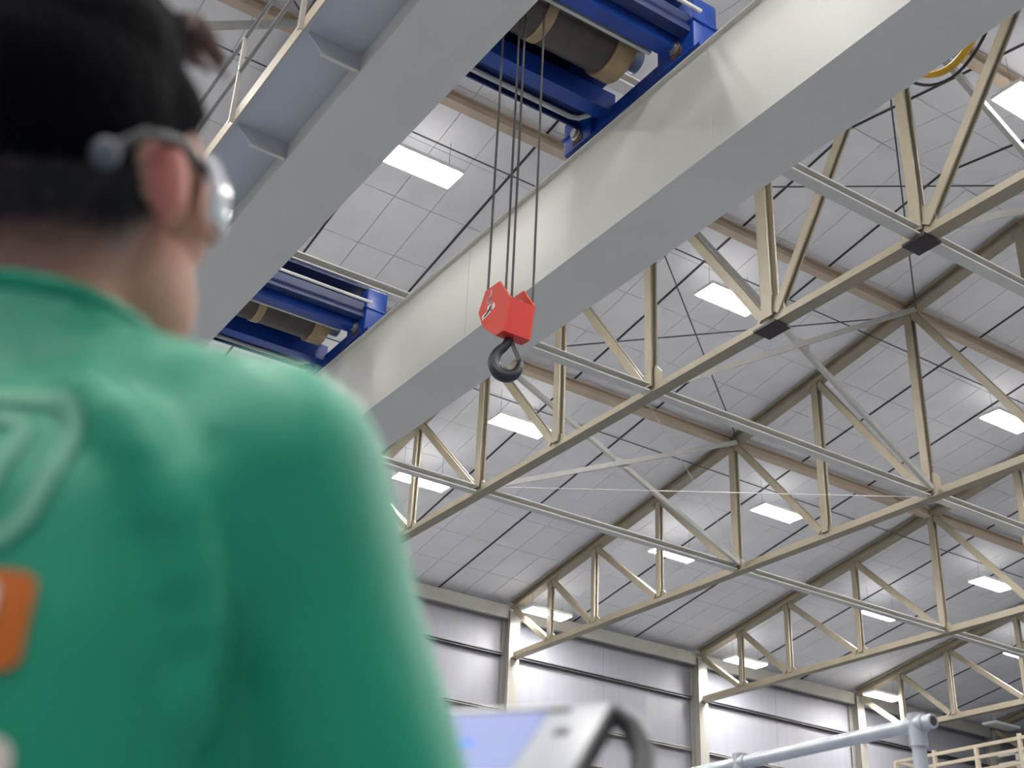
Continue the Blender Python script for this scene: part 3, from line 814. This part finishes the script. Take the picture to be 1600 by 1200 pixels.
# shirt
shp = [ring_loft([(0, .01, .85, .192, .138), (0, .01, .90, .195, .138), (0, .012, .97, .190, .132), (0, .012, 1.08, .175, .122), (0, .012, 1.20, .196, .128), (0, .012, 1.30, .203, .13),
                  (0, .008, 1.37, .198, .122), (0, .004, 1.42, .165, .10), (.0, .002, 1.455, .115, .082), (.003, .0, 1.49, .084, .076), (.005, .0, 1.517, .074, .072)])]
tr = MB()
limb(tr, [(.045, -.01, 1.462), (.11, 0, 1.44), (.178, 0, 1.408)], [.058, .058, .069]); limb(tr, [(-.045, -.01, 1.462), (-.11, 0, 1.44), (-.178, 0, 1.408)], [.058, .058, .069]); shp.append(tr)
for s, a, b_, c in ((1, sh_r, el_r, wr_r), (-1, sh_l, el_l, wr_l)):
    ar = MB(); limb(ar, [a, a.lerp(b_, .33), a.lerp(b_, .66), b_, b_.lerp(c, .5), b_.lerp(c, .86)], [.069, .060, .057, .053, .05, .038]); shp.append(ar)
fo = MB()                                    # folds: from the shoulder over the blade, and across the back
def fold(pts, rs): limb(fo, pts, rs)
fold([(.09, -.072, 1.445), (.13, -.078, 1.41), (.165, -.072, 1.365), (.185, -.060, 1.31), (.19, -.050, 1.25)], [.010, .016, .016, .012, .006])
fold([(-.09, -.072, 1.445), (-.13, -.078, 1.41), (-.165, -.072, 1.365), (-.185, -.058, 1.31)], [.010, .016, .016, .006])
shp.append(fo)
shirt = remesh('shirt', shp, 'shirt', .0075, 10, .5, per)
# neck opening: ribbed collar
nb = MB()
cpts = [PM @ Vector((.005+.072*math.cos(2*PI*i/28), .004+.072*math.sin(2*PI*i/28), 1.514-.022*max(0, math.sin(2*PI*i/28)))) for i in range(29)]
part('collar', nb.tube(cpts, .0085, 8), 'shirt', shirt, smooth=True)
# prints on the back of the shirt, laid onto the cloth
bvh = BVHTree.FromPolygons([PMi @ (v.co+PW) for v in shirt.data.vertices], [list(p.vertices) for p in shirt.data.polygons])
def lay(x, z, lift=.0025):
    h = bvh.ray_cast(Vector((x, -.6, z)), Vector((0, 1, 0)))
    y = h[0].y if h[0] else -.12
    return PM @ Vector((x, y-lift, z))
def print_band(pts, wd, name, mt):
    n = len(pts); mb = MB(); vs = []
    for i, (a, b) in enumerate(pts):
        p0 = pts[i-1] if i else pts[0]; p1 = pts[i+1] if i+1 < n else pts[-1]
        d = Vector((p1[0]-p0[0], p1[1]-p0[1])).normalized(); nx, ny = -d.y*wd/2, d.x*wd/2
        vs += [lay(a+nx*k, b+ny*k) for k in (-1, -.33, .33, 1)]
    mb.add(vs, [(i*4+j, i*4+j+1, i*4+5+j, i*4+4+j) for i in range(n-1) for j in range(3)])
    part(name, mb, mt, shirt, smooth=True)
def rrect(x0, x1, z0, z1, r, sk=0., n=6, st=6):
    out = []
    for cx, cz, a0 in ((x1-r, z1-r, 0), (x0+r, z1-r, 90), (x0+r, z0+r, 180), (x1-r, z0+r, 270)):
        for i in range(n+1):
            a = R(a0+90*i/n); out.append((cx+r*math.cos(a), cz+r*math.sin(a)))
    full = []
    for i in range(len(out)):
        p, q = out[i], out[(i+1) % len(out)]
        m_ = max(1, int(math.hypot(q[0]-p[0], q[1]-p[1])/.012))
        full += [(p[0]+(q[0]-p[0])*k/m_, p[1]+(q[1]-p[1])*k/m_) for k in range(m_)]
    full.append(full[0])
    return [(a+sk*(b-z0), b) for a, b in full]
def print_patch(x0, x1, z0, z1, r, name, mt, lift=.0022, nx=10, nz=12):
    mb = MB(); vs = []
    for j in range(nz+1):
        z = z0+(z1-z0)*j/nz; e = min(z-z0, z1-z); ins = r-math.sqrt(max(0, r*r-(r-e)**2)) if e < r else 0
        for i in range(nx+1): vs.append(lay(x0+ins+(x1-x0-2*ins)*i/nx, z, lift))
    mb.add(vs, [(j*(nx+1)+i, j*(nx+1)+i+1, (j+1)*(nx+1)+i+1, (j+1)*(nx+1)+i) for j in range(nz) for i in range(nx)])
    part(name, mb, mt, shirt, smooth=True)
print_band(rrect(.0, .098, 1.330, 1.424, .026, .13), .010, 'back_print', 'mint_print')
print_band(rrect(.036, .076, 1.346, 1.408, .014, .13), .008, 'back_print', 'mint_print')
print_patch(.02, .113, 1.272, 1.320, .006, 'back_patch', 'orange_print')
print_patch(.05, .099, 1.293, 1.314, .006, 'back_print', 'cream_print', .0045)
print_patch(.088, .118, 1.214, 1.243, .010, 'back_print', 'cream_print', .0025)
# trousers, shoes
trs = [ring_loft([(0, .01, .80, .180, .128), (0, .01, .90, .186, .128), (0, .01, .95, .172, .115)])]
for s in (-1, 1):
    lg = MB(); limb(lg, [(s*.09, .01, .86), (s*.10, .02, .68), (s*.108, .02, .49), (s*.112, .0, .30), (s*.116, -.005, .10)], [.092, .085, .07, .066, .06]); trs.append(lg)
remesh('trousers', trs, 'trousers', .01, 6, .5, per)
for s in (-1, 1):
    sh = MB(); ellipsoid(sh, (s*.118, .05, .045), (.047, .14, .045)); ellipsoid(sh, (s*.117, -.03, .07), (.045, .06, .06)); sh.box((s*.118-.04, -.08, .0), (s*.118+.04, .17, .03))
    remesh('shoe', [sh], 'shoe', .008, 4, .5, per)
# face details (turned away) and safety glasses
for s in (-1, 1):
    e = MB(); ellipsoid(e, PM @ H((s*.032, .092, .0)), (.012, .012, .012)); part('eye', e, 'eye', per, smooth=True)
e = MB(); ellipsoid(e, PM @ H((0, .108, -.064)), (.02, .006, .006), (PM.to_3x3() @ HR3)); part('lips', e, 'lips', per, smooth=True)
gl = thing('safety_glasses', PW); gl.parent = per; gl.location = (0, 0, 0)
mb = MB(); vs = []; n = 22
for j in range(7):
    for i in range(n+1):
        a = R(-92+184*i/n); rr_ = 1+.05*math.cos(PI*(j/6-.5))
        vs.append(PM @ H((.092*math.sin(a)*rr_, .035+.078*math.cos(a)*rr_, .028-.055*j/6*(1-.25*abs(a/R(92))))))
mb.add(vs, [(j*(n+1)+i, j*(n+1)+i+1, (j+1)*(n+1)+i+1, (j+1)*(n+1)+i) for j in range(6) for i in range(n)])
ln = part('lens', mb, 'glass_lens', gl, smooth=True)
so = ln.modifiers.new('t', 'SOLIDIFY'); so.thickness = .003
for s in (-1, 1):
    part('temple', MB().tube([PM @ H((s*.087, .035, .018)), PM @ H((s*.090, .0, .028)), PM @ H((s*.086, -.035, .024)), PM @ H((s*.078, -.062, .007))], [.0045, .004, .004, .004], 8), 'temple', gl, smooth=True)
    e = MB(); ellipsoid(e, PM @ H((s*.077, -.066, .004)), (.009, .009, .010)); part('temple_tip', e, 'temple_tip', gl, smooth=True)

# ------------------------------------------------------------------ the tablet in the person's hands
tb = thing('tablet', tp(TWm/2, THm/2), 'white-framed tablet with a pale blue screen and black bumpers, held by the person', 'tablet')
def tbox(a0, a1, b0, b1, c0, c1):
    vs = [tp(a, b, c) for c in (c0, c1) for a, b in ((a0, b0), (a1, b0), (a1, b1), (a0, b1))]
    return MB().add(vs, [(0,3,2,1),(4,5,6,7),(0,1,5,4),(1,2,6,5),(2,3,7,6),(3,0,4,7)])
part('case', tbox(0, TWm, 0, THm, -.012, 0), 'tablet_rim', tb, bevel=.003)
part('bezel_line', tbox(.032, TWm-.03, .011, .0185, 0, .0012), 'tablet_black', tb)
scr = part('screen', tbox(.05, TWm-.03, .0165, THm-.02, 0, .001), 'screen', tb)
part('screen_mark', tbox(.095, .125, .075, .083, .001, .0016), 'screen_blue', scr)
part('screen_mark', tbox(.118, .135, .080, .086, .001, .0017), 'screen_blue', scr)
part('camera_slot', tbox(.022, .034, .055, .068, 0, .0015), 'tablet_black', tb, bevel=.0006)
part('side_button', tbox(.06, .12, -.002, .002, -.009, -.003), 'grey_plastic', tb)
part('side_bumper', tbox(-.004, .001, .005, THm, -.014, .001), 'tablet_black', tb)
gp = MB().tube([tp(-.002, .002, -.010), tp(-.014, .006, -.020), tp(-.024, .022, -.034), tp(-.026, .05, -.048), tp(-.024, .075, -.05)], [.008, .010, .0105, .010, .008], 12)
part('corner_grip', gp, 'tablet_black', tb, smooth=True)
part('grip_end', MB().tube([tp(-.024, .072, -.05), tp(-.022, .105, -.045), tp(-.018, .15, -.03)], [.0135, .013, .010], 12), 'grey_plastic', tb, smooth=True)
